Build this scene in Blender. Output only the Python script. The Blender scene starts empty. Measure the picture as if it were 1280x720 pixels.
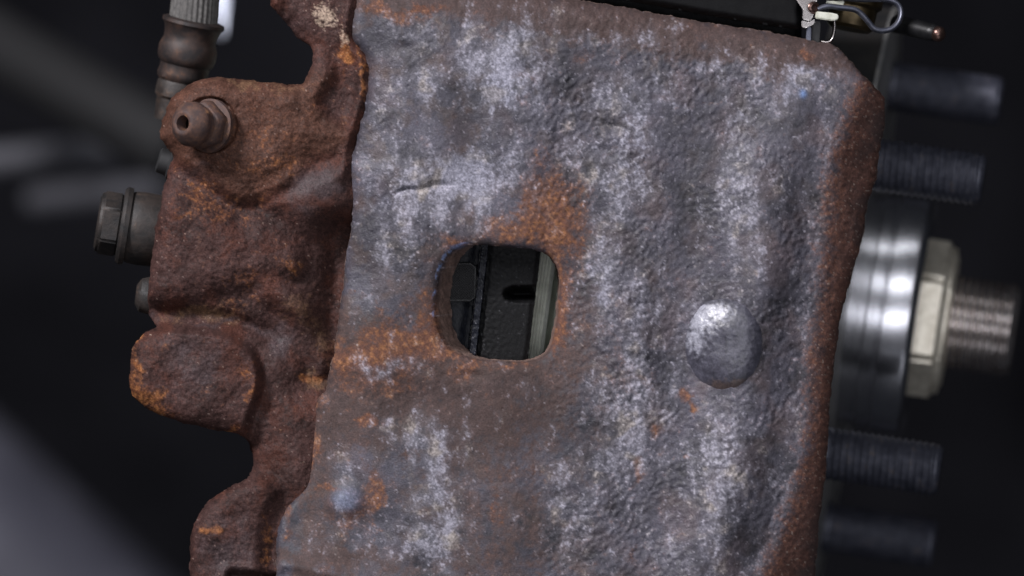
import bpy, bmesh, math, random
import numpy as np
from mathutils import Vector, Matrix

random.seed(4)
SC = bpy.context.scene
COL = SC.collection
S = 0.00018            # metres per reference unit on the caliper's face
D = 1.0                # camera to caliper face, metres

# ------------------------------------------------------------------ camera
cd = bpy.data.cameras.new('camera')
cam = bpy.data.objects.new('camera', cd)
COL.objects.link(cam)
cam.location = (0, -D, 0)
cam.rotation_euler = (math.radians(90), 0, 0)
cd.sensor_width = 36
cd.lens = 36 * D / (1280 * S)
cd.clip_start = 0.02
cd.clip_end = 100
cd.dof.use_dof = True
cd.dof.focus_distance = D + 0.004
cd.dof.aperture_fstop = 8.5
cd.dof.aperture_blades = 9
SC.camera = cam

# ------------------------------------------------------------------ world and lamps
w = bpy.data.worlds.new('World')
SC.world = w
w.use_nodes = True
w.node_tree.nodes['Background'].inputs[0].default_value = (0.55, 0.6, 0.75, 1)
w.node_tree.nodes['Background'].inputs[1].default_value = 0.025


def area(name, loc, target, sx, sy, power, col):
    l = bpy.data.lights.new(name, 'AREA')
    l.shape = 'RECTANGLE'
    l.size, l.size_y = sx, sy
    l.energy = power
    l.color = col
    o = bpy.data.objects.new(name, l)
    COL.objects.link(o)
    o.location = loc
    d = Vector(target) - Vector(loc)
    o.rotation_euler = d.to_track_quat('-Z', 'Y').to_euler()
    return o


area('key_lamp', (-0.70, -0.70, 0.72), (0.0, 0.0, 0.0), 0.2, 0.2, 21, (0.99, 0.965, 1.0))
area('upper_tube_lamp', (0.08, -1.2, 0.62), (0.08, 0, 0), 1.1, 0.30, 5.0, (0.93, 0.94, 1.0))
area('lower_tube_lamp', (0.12, -1.3, -0.14), (0.08, 0, 0), 1.0, 0.30, 4.2, (0.92, 0.93, 1.0))
area('overhead_lamp', (0.25, -0.55, 1.25), (0.15, 0, 0), 0.9, 0.12, 1.6, (0.95, 0.96, 1.0))
area('floor_bounce_fill', (0.30, -0.75, -1.0), (0.15, 0, 0), 0.9, 0.35, 1.3, (0.9, 0.92, 1.0))  # added fill standing in for light bounced off the floor

vs = SC.view_settings
vs.view_transform = 'Standard'
vs.look = 'None'
vs.exposure = 0
vs.gamma = 1
vs.use_curve_mapping = False


# ------------------------------------------------------------------ helpers
def P(px, py, dep=0.0):
    """reference coordinates + depth behind the face (same unit) -> world"""
    y = dep * S
    k = (D + y) / D
    return Vector(((px - 640) * S * k, y, (360 - py) * S * k))


def thing(name, label, cat, loc=(0, 0, 0), group=None):
    o = bpy.data.objects.new(name, None)
    o.empty_display_size = 0.01
    COL.objects.link(o)
    o.location = loc
    o['label'] = label
    o['category'] = cat
    if group:
        o['group'] = group
    return o


def tag(o, label, cat, group=None):
    o['label'] = label
    o['category'] = cat
    if group:
        o['group'] = group
    return o


def link(name, me, m, parent=None, smooth=True):
    o = bpy.data.objects.new(name, me)
    COL.objects.link(o)
    if m:
        me.materials.append(m)
    if smooth:
        me.polygons.foreach_set('use_smooth', [True] * len(me.polygons))
    if parent:
        o.parent = parent
    return o


# ---- numpy gradient noise
_rng = np.random.RandomState(11)
_perm = _rng.permutation(4096)
_ang = _rng.rand(4096) * 2 * np.pi
_gx, _gy = np.cos(_ang), np.sin(_ang)


def gn(x, y, seed=0):
    xi = np.floor(x).astype(np.int64)
    yi = np.floor(y).astype(np.int64)
    xf = x - xi
    yf = y - yi
    u = xf * xf * xf * (xf * (xf * 6 - 15) + 10)
    v = yf * yf * yf * (yf * (yf * 6 - 15) + 10)

    def g(ix, iy, dx, dy):
        h = _perm[(_perm[(ix + seed * 57) & 4095] + iy) & 4095]
        return _gx[h] * dx + _gy[h] * dy
    a = g(xi, yi, xf, yf)
    b = g(xi + 1, yi, xf - 1, yf)
    c = g(xi, yi + 1, xf, yf - 1)
    d = g(xi + 1, yi + 1, xf - 1, yf - 1)
    return ((a * (1 - u) + b * u) * (1 - v) + (c * (1 - u) + d * u) * v) * 1.5


def fbm(x, y, size, octv=4, seed=0, gain=0.5):
    s = 0
    a = 1.0
    t = 0
    ca, sa = math.cos(0.6), math.sin(0.6)
    X, Y = x / size, y / size
    for i in range(octv):
        s = s + a * gn(X, Y, seed + i * 7)
        t += a
        a *= gain
        X, Y = (X * ca - Y * sa) * 2.03 + 3.1, (X * sa + Y * ca) * 2.03 + 1.7
    return s / t


def ss(a, b, x):
    t = np.clip((x - a) / (b - a), 0, 1)
    return t * t * (3 - 2 * t)


def blobs(x, y, L, warp=10, seed=3):
    wx = x + fbm(x, y, 45, 3, seed) * warp * 3
    wy = y + fbm(x, y, 45, 3, seed + 20) * warp * 3
    s = np.zeros_like(x)
    for b in L:
        cx, cy, rx, ry, am = b[:5]
        an = math.radians(b[5]) if len(b) > 5 else 0
        dx, dy = wx - cx, wy - cy
        c, s_ = math.cos(an), math.sin(an)
        u = (dx * c + dy * s_) / rx
        v = (-dx * s_ + dy * c) / ry
        s += am * np.exp(-(u * u + v * v))
    return s


def mix3(a, b, t):
    t = np.clip(t, 0, 1)[:, None]
    return a * (1 - t) + np.array(b, dtype=float)[None, :] * t if not isinstance(b, np.ndarray) or b.ndim == 1 else a * (1 - t) + b * t


# ---- closed curves and their signed distance
def smooth_loop(pts, n=5):
    pts = [np.array(p, float) for p in pts]
    out = []
    N = len(pts)
    for i in range(N):
        p0, p1, p2, p3 = pts[i - 1], pts[i], pts[(i + 1) % N], pts[(i + 2) % N]
        for k in range(n):
            t = k / n
            out.append(0.5 * (2 * p1 + (p2 - p0) * t + (2 * p0 - 5 * p1 + 4 * p2 - p3) * t * t
                              + (3 * p1 - p0 - 3 * p2 + p3) * t ** 3))
    return np.array(out)


class SDF:
    """signed distance to a closed curve (positive inside), on a coarse grid"""

    def __init__(s, pts, n=4, step=3.0, pad=60, box=None):
        q = smooth_loop(pts, n) if n > 1 else np.array(pts, float)
        if box is None:
            x0, y0 = q.min(0) - pad
            x1, y1 = q.max(0) + pad
        else:
            x0, y0, x1, y1 = box
        s.x0, s.y0, s.st = x0, y0, step
        xs = np.arange(x0, x1 + step, step)
        ys = np.arange(y0, y1 + step, step)
        X, Y = np.meshgrid(xs, ys)
        d2 = np.full(X.shape, 1e12)
        ins = np.zeros(X.shape, bool)
        M = len(q)
        for i in range(M):
            ax, ay = q[i]
            bx, by = q[(i + 1) % M]
            ex, ey = bx - ax, by - ay
            L = ex * ex + ey * ey + 1e-9
            t = np.clip(((X - ax) * ex + (Y - ay) * ey) / L, 0, 1)
            dx = X - ax - t * ex
            dy = Y - ay - t * ey
            d2 = np.minimum(d2, dx * dx + dy * dy)
            if ay != by:
                cr = ((ay > Y) != (by > Y)) & (X < ex * (Y - ay) / (by - ay) + ax)
                ins ^= cr
        s.g = np.where(ins, 1, -1) * np.sqrt(d2)

    def __call__(s, x, y):
        fx = np.clip((x - s.x0) / s.st, 0, s.g.shape[1] - 1.001)
        fy = np.clip((y - s.y0) / s.st, 0, s.g.shape[0] - 1.001)
        ix = fx.astype(int)
        iy = fy.astype(int)
        u, v = fx - ix, fy - iy
        g = s.g
        return (g[iy, ix] * (1 - u) + g[iy, ix + 1] * u) * (1 - v) + (g[iy + 1, ix] * (1 - u) + g[iy + 1, ix + 1] * u) * v


def relief(name, sdf, box, step, hfun, cfun, depth, mat, parent, shear=None, rings=6, base_dep=0.0, draft=0.0, wallmix=True):
    """solid with a sculpted front: hfun gives the height towards the viewer, sides run back by depth"""
    x0, y0, x1, y1 = box
    xs = np.arange(x0, x1 + step, step)
    ys = np.arange(y0, y1 + step, step)
    nx, ny = len(xs), len(ys)
    X, Y = np.meshgrid(xs, ys)
    X = X.ravel().copy()
    Y = Y.ravel().copy()
    d = sdf(X, Y)
    e = 1.5
    near = (d < step * 0.35) & (d > -step * 1.6)
    for _ in range(3):
        dn = sdf(X[near], Y[near])
        gx = (sdf(X[near] + e, Y[near]) - sdf(X[near] - e, Y[near])) / (2 * e)
        gy = (sdf(X[near], Y[near] + e) - sdf(X[near], Y[near] - e)) / (2 * e)
        gl = np.sqrt(gx * gx + gy * gy) + 1e-6
        X[near] -= dn * gx / gl
        Y[near] -= dn * gy / gl
    ok = d > -step * 1.45
    core = d > 0
    I = np.arange(nx * ny).reshape(ny, nx)
    q = np.stack([I[:-1, :-1].ravel(), I[1:, :-1].ravel(), I[1:, 1:].ravel(), I[:-1, 1:].ravel()], 1)
    keep = ok[q].all(1) & (core[q].sum(1) >= 2)
    q = q[keep]
    used = np.unique(q)
    remap = np.full(nx * ny, -1)
    remap[used] = np.arange(len(used))
    q = remap[q]
    X, Y = X[used], Y[used]
    H = hfun(X, Y)
    C, R = cfun(X, Y)
    # boundary edges
    ed = np.concatenate([q[:, [0, 1]], q[:, [1, 2]], q[:, [2, 3]], q[:, [3, 0]]])
    key = np.sort(ed, 1)
    kk = key[:, 0].astype(np.int64) * 10000000 + key[:, 1]
    uq, inv, cnt = np.unique(kk, return_inverse=True, return_counts=True)
    bd = ed[cnt[inv] == 1]
    bv = np.unique(bd)
    bmap = np.full(len(X), -1)
    bmap[bv] = np.arange(len(bv))
    gx = (sdf(X[bv] + 3, Y[bv]) - sdf(X[bv] - 3, Y[bv])) / 6
    gy = (sdf(X[bv], Y[bv] + 3) - sdf(X[bv], Y[bv] - 3)) / 6
    aX, aY, aH, aC, aR = [X], [Y], [H], [C], [R]
    faces = [q]
    prev = lambda v: v
    n0 = len(X)
    for k in range(1, rings + 1):
        t = (k / rings) ** 1.3
        zz = t * depth
        jx = fbm(X[bv] + zz, Y[bv] - zz, 9, 2, 31) * 2.2
        sx = X[bv] + gx * (jx + draft * t)
        sy = Y[bv] + gy * (jx + draft * t)
        if shear:
            ax, ay = shear(X[bv], Y[bv], t)
            sx = sx + ax
            sy = sy + ay
        aX.append(sx)
        aY.append(sy)
        aH.append(H[bv] - zz)
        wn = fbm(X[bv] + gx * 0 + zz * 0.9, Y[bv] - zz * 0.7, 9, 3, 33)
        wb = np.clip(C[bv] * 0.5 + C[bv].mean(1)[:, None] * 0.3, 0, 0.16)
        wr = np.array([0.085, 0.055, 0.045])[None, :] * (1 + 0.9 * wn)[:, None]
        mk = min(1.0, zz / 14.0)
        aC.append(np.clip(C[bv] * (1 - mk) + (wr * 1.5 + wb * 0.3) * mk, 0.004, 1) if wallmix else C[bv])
        aR.append(R[bv])
        off = n0 + (k - 1) * len(bv)
        pa = bd[:, 0] if k == 1 else bmap[bd[:, 0]] + off - len(bv)
        pb = bd[:, 1] if k == 1 else bmap[bd[:, 1]] + off - len(bv)
        ca = bmap[bd[:, 0]] + off
        cb = bmap[bd[:, 1]] + off
        faces.append(np.stack([pb, pa, ca, cb], 1))
    X = np.concatenate(aX)
    Y = np.concatenate(aY)
    H = np.concatenate(aH)
    C = np.concatenate(aC)
    R = np.concatenate(aR)
    F = np.concatenate(faces)
    y = base_dep * S - H * S
    k = (D + y) / D
    V = np.stack([(X - 640) * S * k, y, (360 - Y) * S * k], 1)
    if parent:
        V = V - np.array(parent.location)[None, :]
    me = bpy.data.meshes.new(name)
    me.vertices.add(len(V))
    me.vertices.foreach_set('co', V.astype(np.float32).ravel())
    me.loops.add(F.size)
    me.loops.foreach_set('vertex_index', F.astype(np.int32).ravel())
    me.polygons.add(len(F))
    me.polygons.foreach_set('loop_start', (np.arange(len(F)) * 4).astype(np.int32))
    me.polygons.foreach_set('loop_total', np.full(len(F), 4, np.int32))
    me.update()
    me.validate()
    a = me.color_attributes.new('pigment', 'FLOAT_COLOR', 'POINT')
    a.data.foreach_set('color', np.concatenate([C, np.ones((len(C), 1))], 1).astype(np.float32).ravel())
    a = me.color_attributes.new('finish', 'FLOAT_COLOR', 'POINT')
    a.data.foreach_set('color', np.stack([R, R * 0, R * 0, R * 0 + 1], 1).astype(np.float32).ravel())
    return link(name, me, mat, parent)


# ------------------------------------------------------------------ materials
def casting_material(name, fine=0.35, bump=0.25, spec=0.5, metal=0.0):
    m = bpy.data.materials.new(name)
    m.use_nodes = True
    nt = m.node_tree
    b = nt.nodes['Principled BSDF']
    N = nt.nodes.new
    at = N('ShaderNodeAttribute')
    at.attribute_name = 'pigment'
    fi = N('ShaderNodeAttribute')
    fi.attribute_name = 'finish'
    tc = N('ShaderNodeTexCoord')
    n1 = N('ShaderNodeTexNoise')
    n1.inputs['Scale'].default_value = 2600
    n1.inputs['Detail'].default_value = 3
    nt.links.new(tc.outputs['Object'], n1.inputs['Vector'])
    mr = N('ShaderNodeMapRange')
    mr.inputs[1].default_value = 0.3
    mr.inputs[2].default_value = 0.7
    mr.inputs[3].default_value = 1 - fine
    mr.inputs[4].default_value = 1 + fine
    nt.links.new(n1.outputs[0], mr.inputs[0])
    mx = N('ShaderNodeVectorMath')
    mx.operation = 'SCALE'
    nt.links.new(at.outputs['Color'], mx.inputs[0])
    nt.links.new(mr.outputs[0], mx.inputs['Scale'])
    nt.links.new(mx.outputs[0], b.inputs['Base Color'])
    sp = N('ShaderNodeSeparateColor')
    nt.links.new(fi.outputs['Color'], sp.inputs[0])
    nt.links.new(sp.outputs[0], b.inputs['Roughness'])
    bp = N('ShaderNodeBump')
    bp.inputs['Strength'].default_value = bump
    bp.inputs['Distance'].default_value = 0.0003
    nt.links.new(n1.outputs[0], bp.inputs['Height'])
    nt.links.new(bp.outputs[0], b.inputs['Normal'])
    b.inputs['Specular IOR Level'].default_value = spec
    b.inputs['Metallic'].default_value = metal
    return m


def mat(name, c1, c2=None, rough=0.5, metal=0.0, scale=300, bump=0.1, spec=0.5, lo=0.4, hi=0.6, c3=None, stretch=None):
    m = bpy.data.materials.new(name)
    m.use_nodes = True
    nt = m.node_tree
    b = nt.nodes['Principled BSDF']
    N = nt.nodes.new
    tc = N('ShaderNodeTexCoord')
    mp = N('ShaderNodeMapping')
    if stretch:
        mp.inputs['Scale'].default_value = stretch
    nt.links.new(tc.outputs['Object'], mp.inputs[0])
    n = N('ShaderNodeTexNoise')
    n.inputs['Scale'].default_value = scale
    n.inputs['Detail'].default_value = 6
    n.inputs['Roughness'].default_value = 0.65
    nt.links.new(mp.outputs[0], n.inputs['Vector'])
    r = N('ShaderNodeValToRGB')
    r.color_ramp.elements[0].position = lo
    r.color_ramp.elements[1].position = hi
    r.color_ramp.elements[0].color = (*c1, 1)
    r.color_ramp.elements[1].color = (*(c2 or c1), 1)
    if c3:
        e = r.color_ramp.elements.new(min(hi + 0.12, 0.95))
        e.color = (*c3, 1)
    nt.links.new(n.outputs[0], r.inputs[0])
    nt.links.new(r.outputs[0], b.inputs['Base Color'])
    b.inputs['Roughness'].default_value = rough
    b.inputs['Metallic'].default_value = metal
    b.inputs['Specular IOR Level'].default_value = spec
    if bump:
        bp = N('ShaderNodeBump')
        bp.inputs['Strength'].default_value = bump
        bp.inputs['Distance'].default_value = 0.0004
        nt.links.new(n.outputs[0], bp.inputs['Height'])
        nt.links.new(bp.outputs[0], b.inputs['Normal'])
    return m


M_blackbracket = casting_material('black_bracket_coating', 0.3, 0.1, 0.12)
M_bridge = casting_material('weathered_grey_iron', 0.28, 0.35, 0.38)
M_rust = casting_material('rusty_iron', 0.4, 0.4, 0.14)
M_blackpart = casting_material('black_pad_coating', 0.4, 0.3, 0.18)
M_boss = casting_material('burnished_boss_iron', 0.25, 0.25, 0.7)
M_nipple = mat('rusty_nipple', (0.045, 0.026, 0.024), (0.095, 0.047, 0.032), 0.7, 0.1, 500, 0.5, c3=(0.25, 0.12, 0.05))
M_bore = mat('dark_bore', (0.003, 0.002, 0.002), (0.006, 0.004, 0.003), 0.9, spec=0.05)
M_bolt = mat('dirty_bolt', (0.007, 0.006, 0.006), (0.026, 0.019, 0.016), 0.62, 0.0, 190, 0.9, c3=(0.075, 0.045, 0.03))
M_hose = mat('grey_rubber_hose', (0.055, 0.052, 0.05), (0.1, 0.095, 0.09), 0.7, 0, 900, 0.2)
M_collar = mat('rusted_collar', (0.016, 0.012, 0.012), (0.045, 0.026, 0.02), 0.6, 0.2, 260, 0.4, c3=(0.16, 0.07, 0.03))
M_steel = mat('polished_hub_steel', (0.5, 0.5, 0.53), (0.66, 0.66, 0.7), 0.27, 1.0, 120, 0.0, stretch=(30, 1, 1))
M_steel_dull = mat('dull_hub_steel', (0.3, 0.3, 0.3), (0.4, 0.39, 0.37), 0.5, 0.8, 200, 0.1)
M_flange = mat('dark_flange', (0.01, 0.01, 0.011), (0.02, 0.018, 0.017), 0.6, 0.1, 150, 0.2)
M_stud = mat('blued_stud', (0.035, 0.037, 0.052), (0.065, 0.068, 0.09), 0.42, 0.45, 420, 0.4, c3=(0.11, 0.085, 0.07))
M_nut = mat('zinc_nut', (0.6, 0.55, 0.45), (0.78, 0.73, 0.62), 0.4, 0.6, 420, 0.2)
M_nutback = mat('nut_collar_metal', (0.1, 0.07, 0.045), (0.2, 0.14, 0.1), 0.45, 0.5, 300, 0.2)
M_axle = mat('axle_thread_steel', (0.44, 0.38, 0.36), (0.62, 0.57, 0.55), 0.25, 0.95, 300, 0.1)
M_disc = mat('disc_edge_iron', (0.66, 0.68, 0.6), (0.82, 0.84, 0.76), 0.5, 0.25, 400, 0.2)
M_black = mat('gloss_black_paint', (0.004, 0.004, 0.0045), (0.009, 0.009, 0.01), 0.42, 0, 300, 0.1, spec=0.4)
M_clip = mat('spring_steel', (0.5, 0.45, 0.43), (0.66, 0.62, 0.6), 0.22, 1.0, 120, 0.0)
M_tab = mat('pale_plated_tab', (0.42, 0.42, 0.34), (0.6, 0.6, 0.52), 0.45, 0.4, 300, 0.15)
M_wire = mat('dark_spring_wire', (0.07, 0.075, 0.1), (0.13, 0.135, 0.17), 0.38, 0.6, 400, 0.1)
M_brass = mat('tarnished_brass', (0.05, 0.036, 0.018), (0.12, 0.09, 0.05), 0.35, 0.8, 200, 0.1)
M_copper = mat('copper_eyelet', (0.08, 0.05, 0.045), (0.2, 0.12, 0.1), 0.3, 0.9, 300, 0.1)
M_mesh = mat('woven_shim', (0.02, 0.02, 0.02), (0.05, 0.05, 0.05), 0.5, 0.2, 900, 0.3)
M_armlight = mat('lilac_grey_arm', (0.10, 0.10, 0.13), (0.19, 0.19, 0.235), 0.6, 0.0, 12, 0)
M_armdark = mat('dark_grey_arm', (0.011, 0.011, 0.012), (0.018, 0.018, 0.02), 0.7, 0.0, 12, 0)
M_rod = mat('steel_rod', (0.10, 0.10, 0.112), (0.16, 0.16, 0.18), 0.45, 0.3, 30, 0)
M_wall = mat('wheel_arch_liner', (0.008, 0.008, 0.010), (0.05, 0.05, 0.06), 0.95, 0, 2.5, 0, spec=0.1, lo=0.35, hi=0.7)
M_blue = mat('blue_paint', (0.06, 0.22, 0.75), (0.1, 0.35, 0.9), 0.4)

# ================================================================== setting
def box_mesh(name, x0, x1, y0, y1, z0, z1, m, parent=None, bev=0.0, seg=2, mtx=None):
    bm = bmesh.new()
    bmesh.ops.create_cube(bm, size=1)
    for v in bm.verts:
        v.co = Vector((x0 + (v.co.x + .5) * (x1 - x0), y0 + (v.co.y + .5) * (y1 - y0), z0 + (v.co.z + .5) * (z1 - z0)))
    if bev:
        bmesh.ops.bevel(bm, geom=list(bm.edges), offset=bev, segments=seg, profile=0.5, affect='EDGES')
    if mtx:
        bm.transform(mtx)
    me = bpy.data.meshes.new(name)
    bm.to_mesh(me)
    bm.free()
    o = link(name, me, m, parent, smooth=False)
    return o


# curved wheel arch liner far behind everything
bm = bmesh.new()
rows = []
for i in range(33):
    a = math.radians(-80 + 160 * i / 32)
    row = [bm.verts.new((x, 0.9 + 1.6 * math.cos(a) + 0.02 * math.sin(x * 7), 1.7 * math.sin(a)))
           for x in np.linspace(-2.4, 2.4, 25)]
    rows.append(row)
for i in range(32):
    for j in range(24):
        bm.faces.new((rows[i][j], rows[i][j + 1], rows[i + 1][j + 1], rows[i + 1][j]))
me = bpy.data.meshes.new('wheel_well')
bm.to_mesh(me)
bm.free()
o = link('wheel_well', me, M_wall)
o['kind'] = 'structure'
md = o.modifiers.new('thickness', 'SOLIDIFY')
md.thickness = 0.01


# ------------------------------------------------------------------ lathe, thread, tube
def lathe(name, prof, m, parent, seg=64, mtx=None, smooth=True, hexa=False, closed=True, wob=0.0):
    """profile of (x, r) pairs turned about the X axis"""
    bm = bmesh.new()
    rings = []
    for (x, r) in prof:
        ring = []
        for k in range(seg):
            a = 2 * math.pi * k / seg
            rr = r * (1 + wob * math.sin(3 * a + x * 900) + wob * .6 * math.sin(7 * a - x * 1300))
            ring.append(bm.verts.new((x, rr * math.cos(a), rr * math.sin(a))))
        rings.append(ring)
    for i in range(len(rings) - 1):
        for k in range(seg):
            bm.faces.new((rings[i][k], rings[i][(k + 1) % seg], rings[i + 1][(k + 1) % seg], rings[i + 1][k]))
    if closed:
        bm.faces.new(list(reversed(rings[0])))
        bm.faces.new(rings[-1])
    bmesh.ops.recalc_face_normals(bm, faces=bm.faces)
    if mtx is not None:
        bm.transform(mtx)
    me = bpy.data.meshes.new(name)
    bm.to_mesh(me)
    bm.free()
    o = link(name, me, m, parent, smooth)
    if smooth:
        try:
            me.set_sharp_from_angle(angle=math.radians(38))
        except Exception:
            pass
    return o


def thread(name, x0, x1, r, pitch, dr, m, parent, mtx=None, seg=48, cham=0.0, wear=0.0, root_len=0.0):
    """helically threaded rod about X"""
    n = int((x1 - x0) / pitch * 6)
    bm = bmesh.new()
    rings = []
    for i in range(n + 1):
        x = x0 + (x1 - x0) * i / n
        ring = []
        for k in range(seg):
            a = 2 * math.pi * k / seg
            ph = (x / pitch - k / seg) % 1.0
            tri = 1 - abs(2 * ph - 1)
            fade = 0.0 if x < x0 + root_len else 1.0
            rr = r - dr * fade * (1 - min(1, tri * 1.25))
            if cham and x > x1 - cham:
                rr = min(rr, r - (x - (x1 - cham)) * 0.8)
            rr += wear * math.sin(5 * a + x * 2500) * r
            ring.append(bm.verts.new((x, rr * math.cos(a), rr * math.sin(a))))
        rings.append(ring)
    for i in range(n):
        for k in range(seg):
            bm.faces.new((rings[i][k], rings[i][(k + 1) % seg], rings[i + 1][(k + 1) % seg], rings[i + 1][k]))
    bm.faces.new(list(reversed(rings[0])))
    # slightly dished end
    c = bm.verts.new((x1 - 0.0006, 0, 0))
    for k in range(seg):
        bm.faces.new((rings[-1][k], rings[-1][(k + 1) % seg], c))
    bmesh.ops.recalc_face_normals(bm, faces=bm.faces)
    if mtx is not None:
        bm.transform(mtx)
    me = bpy.data.meshes.new(name)
    bm.to_mesh(me)
    bm.free()
    return link(name, me, m, parent)


def tube(name, pts, r, m, parent, seg=16, ry=None, radii=None):
    """swept round (or flat oval) bar through world points"""
    pts = [Vector(p) for p in pts]
    # catmull-rom
    Q = []
    RR = []
    n = len(pts)
    for i in range(n - 1):
        p0 = pts[max(i - 1, 0)]
        p1, p2 = pts[i], pts[i + 1]
        p3 = pts[min(i + 2, n - 1)]
        for k in range(6):
            t = k / 6
            Q.append(0.5 * (2 * p1 + (p2 - p0) * t + (2 * p0 - 5 * p1 + 4 * p2 - p3) * t * t + (3 * p1 - p0 - 3 * p2 + p3) * t ** 3))
            RR.append((radii[i] * (1 - t) + radii[i + 1] * t) if radii else r)
    Q.append(pts[-1])
    RR.append(radii[-1] if radii else r)
    bm = bmesh.new()
    rings = []
    dirp = None
    for i, p in enumerate(Q):
        t = (Q[min(i + 1, len(Q) - 1)] - Q[max(i - 1, 0)]).normalized()
        up = Vector((0, 1, 0))
        s_ = t.cross(up)
        if s_.length < 1e-4:
            s_ = Vector((1, 0, 0))
        s_.normalize()
        u_ = s_.cross(t).normalized()
        rr = RR[i]
        ring = [bm.verts.new(p + s_ * rr * math.cos(2 * math.pi * k / seg) + u_ * (ry or rr) * math.sin(2 * math.pi * k / seg)) for k in range(seg)]
        rings.append(ring)
    for i in range(len(rings) - 1):
        for k in range(seg):
            bm.faces.new((rings[i][k], rings[i][(k + 1) % seg], rings[i + 1][(k + 1) % seg], rings[i + 1][k]))
    bm.faces.new(list(reversed(rings[0])))
    bm.faces.new(rings[-1])
    bmesh.ops.recalc_face_normals(bm, faces=bm.faces)
    if parent:
        bm.transform(Matrix.Translation(-Vector(parent.location)))
    me = bpy.data.meshes.new(name)
    bm.to_mesh(me)
    bm.free()
    return link(name, me, m, parent)


def frame(origin, axis, roll_ref=Vector((0, 0, 1))):
    x = Vector(axis).normalized()
    y = roll_ref.cross(x).normalized()
    z = x.cross(y).normalized()
    return Matrix(((x.x, y.x, z.x, origin[0]), (x.y, y.y, z.y, origin[1]), (x.z, y.z, z.z, origin[2]), (0, 0, 0, 1)))


# ================================================================== brake caliper
caliper = thing('brake_caliper', 'large rusty grey cast iron brake caliper filling the middle of the picture', 'brake caliper', P(640, 360, 60))

top_line = lambda x: -128 + 0.1765 * x          # upper edge of the bridge
bridge_pts = [(452, -75), (600, -22 - 0), (780, 10), (891, 30), (974, 43), (1019, 52), (1046, 59), (1060, 73), (1073, 89),
              (1095, 111), (1105, 126), (1105, 155), (1099, 189), (1094, 225), (1083, 256), (1077, 298), (1064, 344),
              (1053, 384), (1045, 430), (1038, 490), (1034, 547), (1030, 599), (1023, 655), (1018, 720), (1014, 800),
              (860, 830), (600, 830), (400, 830), (345, 800), (346, 730), (346, 684), (348, 663), (353, 645), (362, 631), (381, 610),
              (386, 595), (387, 582), (392, 546), (394, 515), (398, 498), (407, 488), (413, 460), (419, 437), (422, 410), (425, 390),
              (430, 354), (433, 319), (439, 286), (441, 259), (439, 203), (445, 178), (453, 148), (459, 119), (461, 86),
              (456, 66), (440, 45), (446, 0)]
hole_pts = [(596, 306), (640, 309), (672, 313), (690, 323), (699, 342), (700, 366), (696, 404), (689, 432), (678, 446), (658, 452), (612, 451), (580, 445),
            (560, 434), (549, 414), (545, 388), (548, 352), (556, 326), (572, 311)]
BOX = (120, -90, 1150, 840)
sd_out = SDF(bridge_pts, 3, 3.0, box=(330, -100, 1130, 840))
sd_hole = SDF(hole_pts, 4, 2.0, pad=120)
sd_ledge = SDF([(330, 480), (560, 478), (600, 520), (590, 600), (560, 700), (468, 715), (369, 697), (340, 690), (330, 600)], 3, 4, box=(300, 400, 700, 800))


def sd_bridge(x, y):
    wob = fbm(x, y, 16, 3, 5) * 2.0
    a = sd_out(x, y) + wob * 1.1
    b = -sd_hole(x, y) + wob * 0.5
    return np.minimum(a, b)


flank_y = np.array([-100, 60, 105, 133, 155, 180, 200, 266, 338, 384, 430, 450, 510, 563, 607, 655, 688, 720, 800])
flank_x = np.array([1095, 1085, 1069, 1058, 1048, 1043, 1028 + 6, 1028, 1023, 1017, 1012, 1009, 1007, 1000, 990, 976, 962, 950, 930])


def flankF(y):
    return np.interp(y, flank_y, flank_x) + 5


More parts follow.
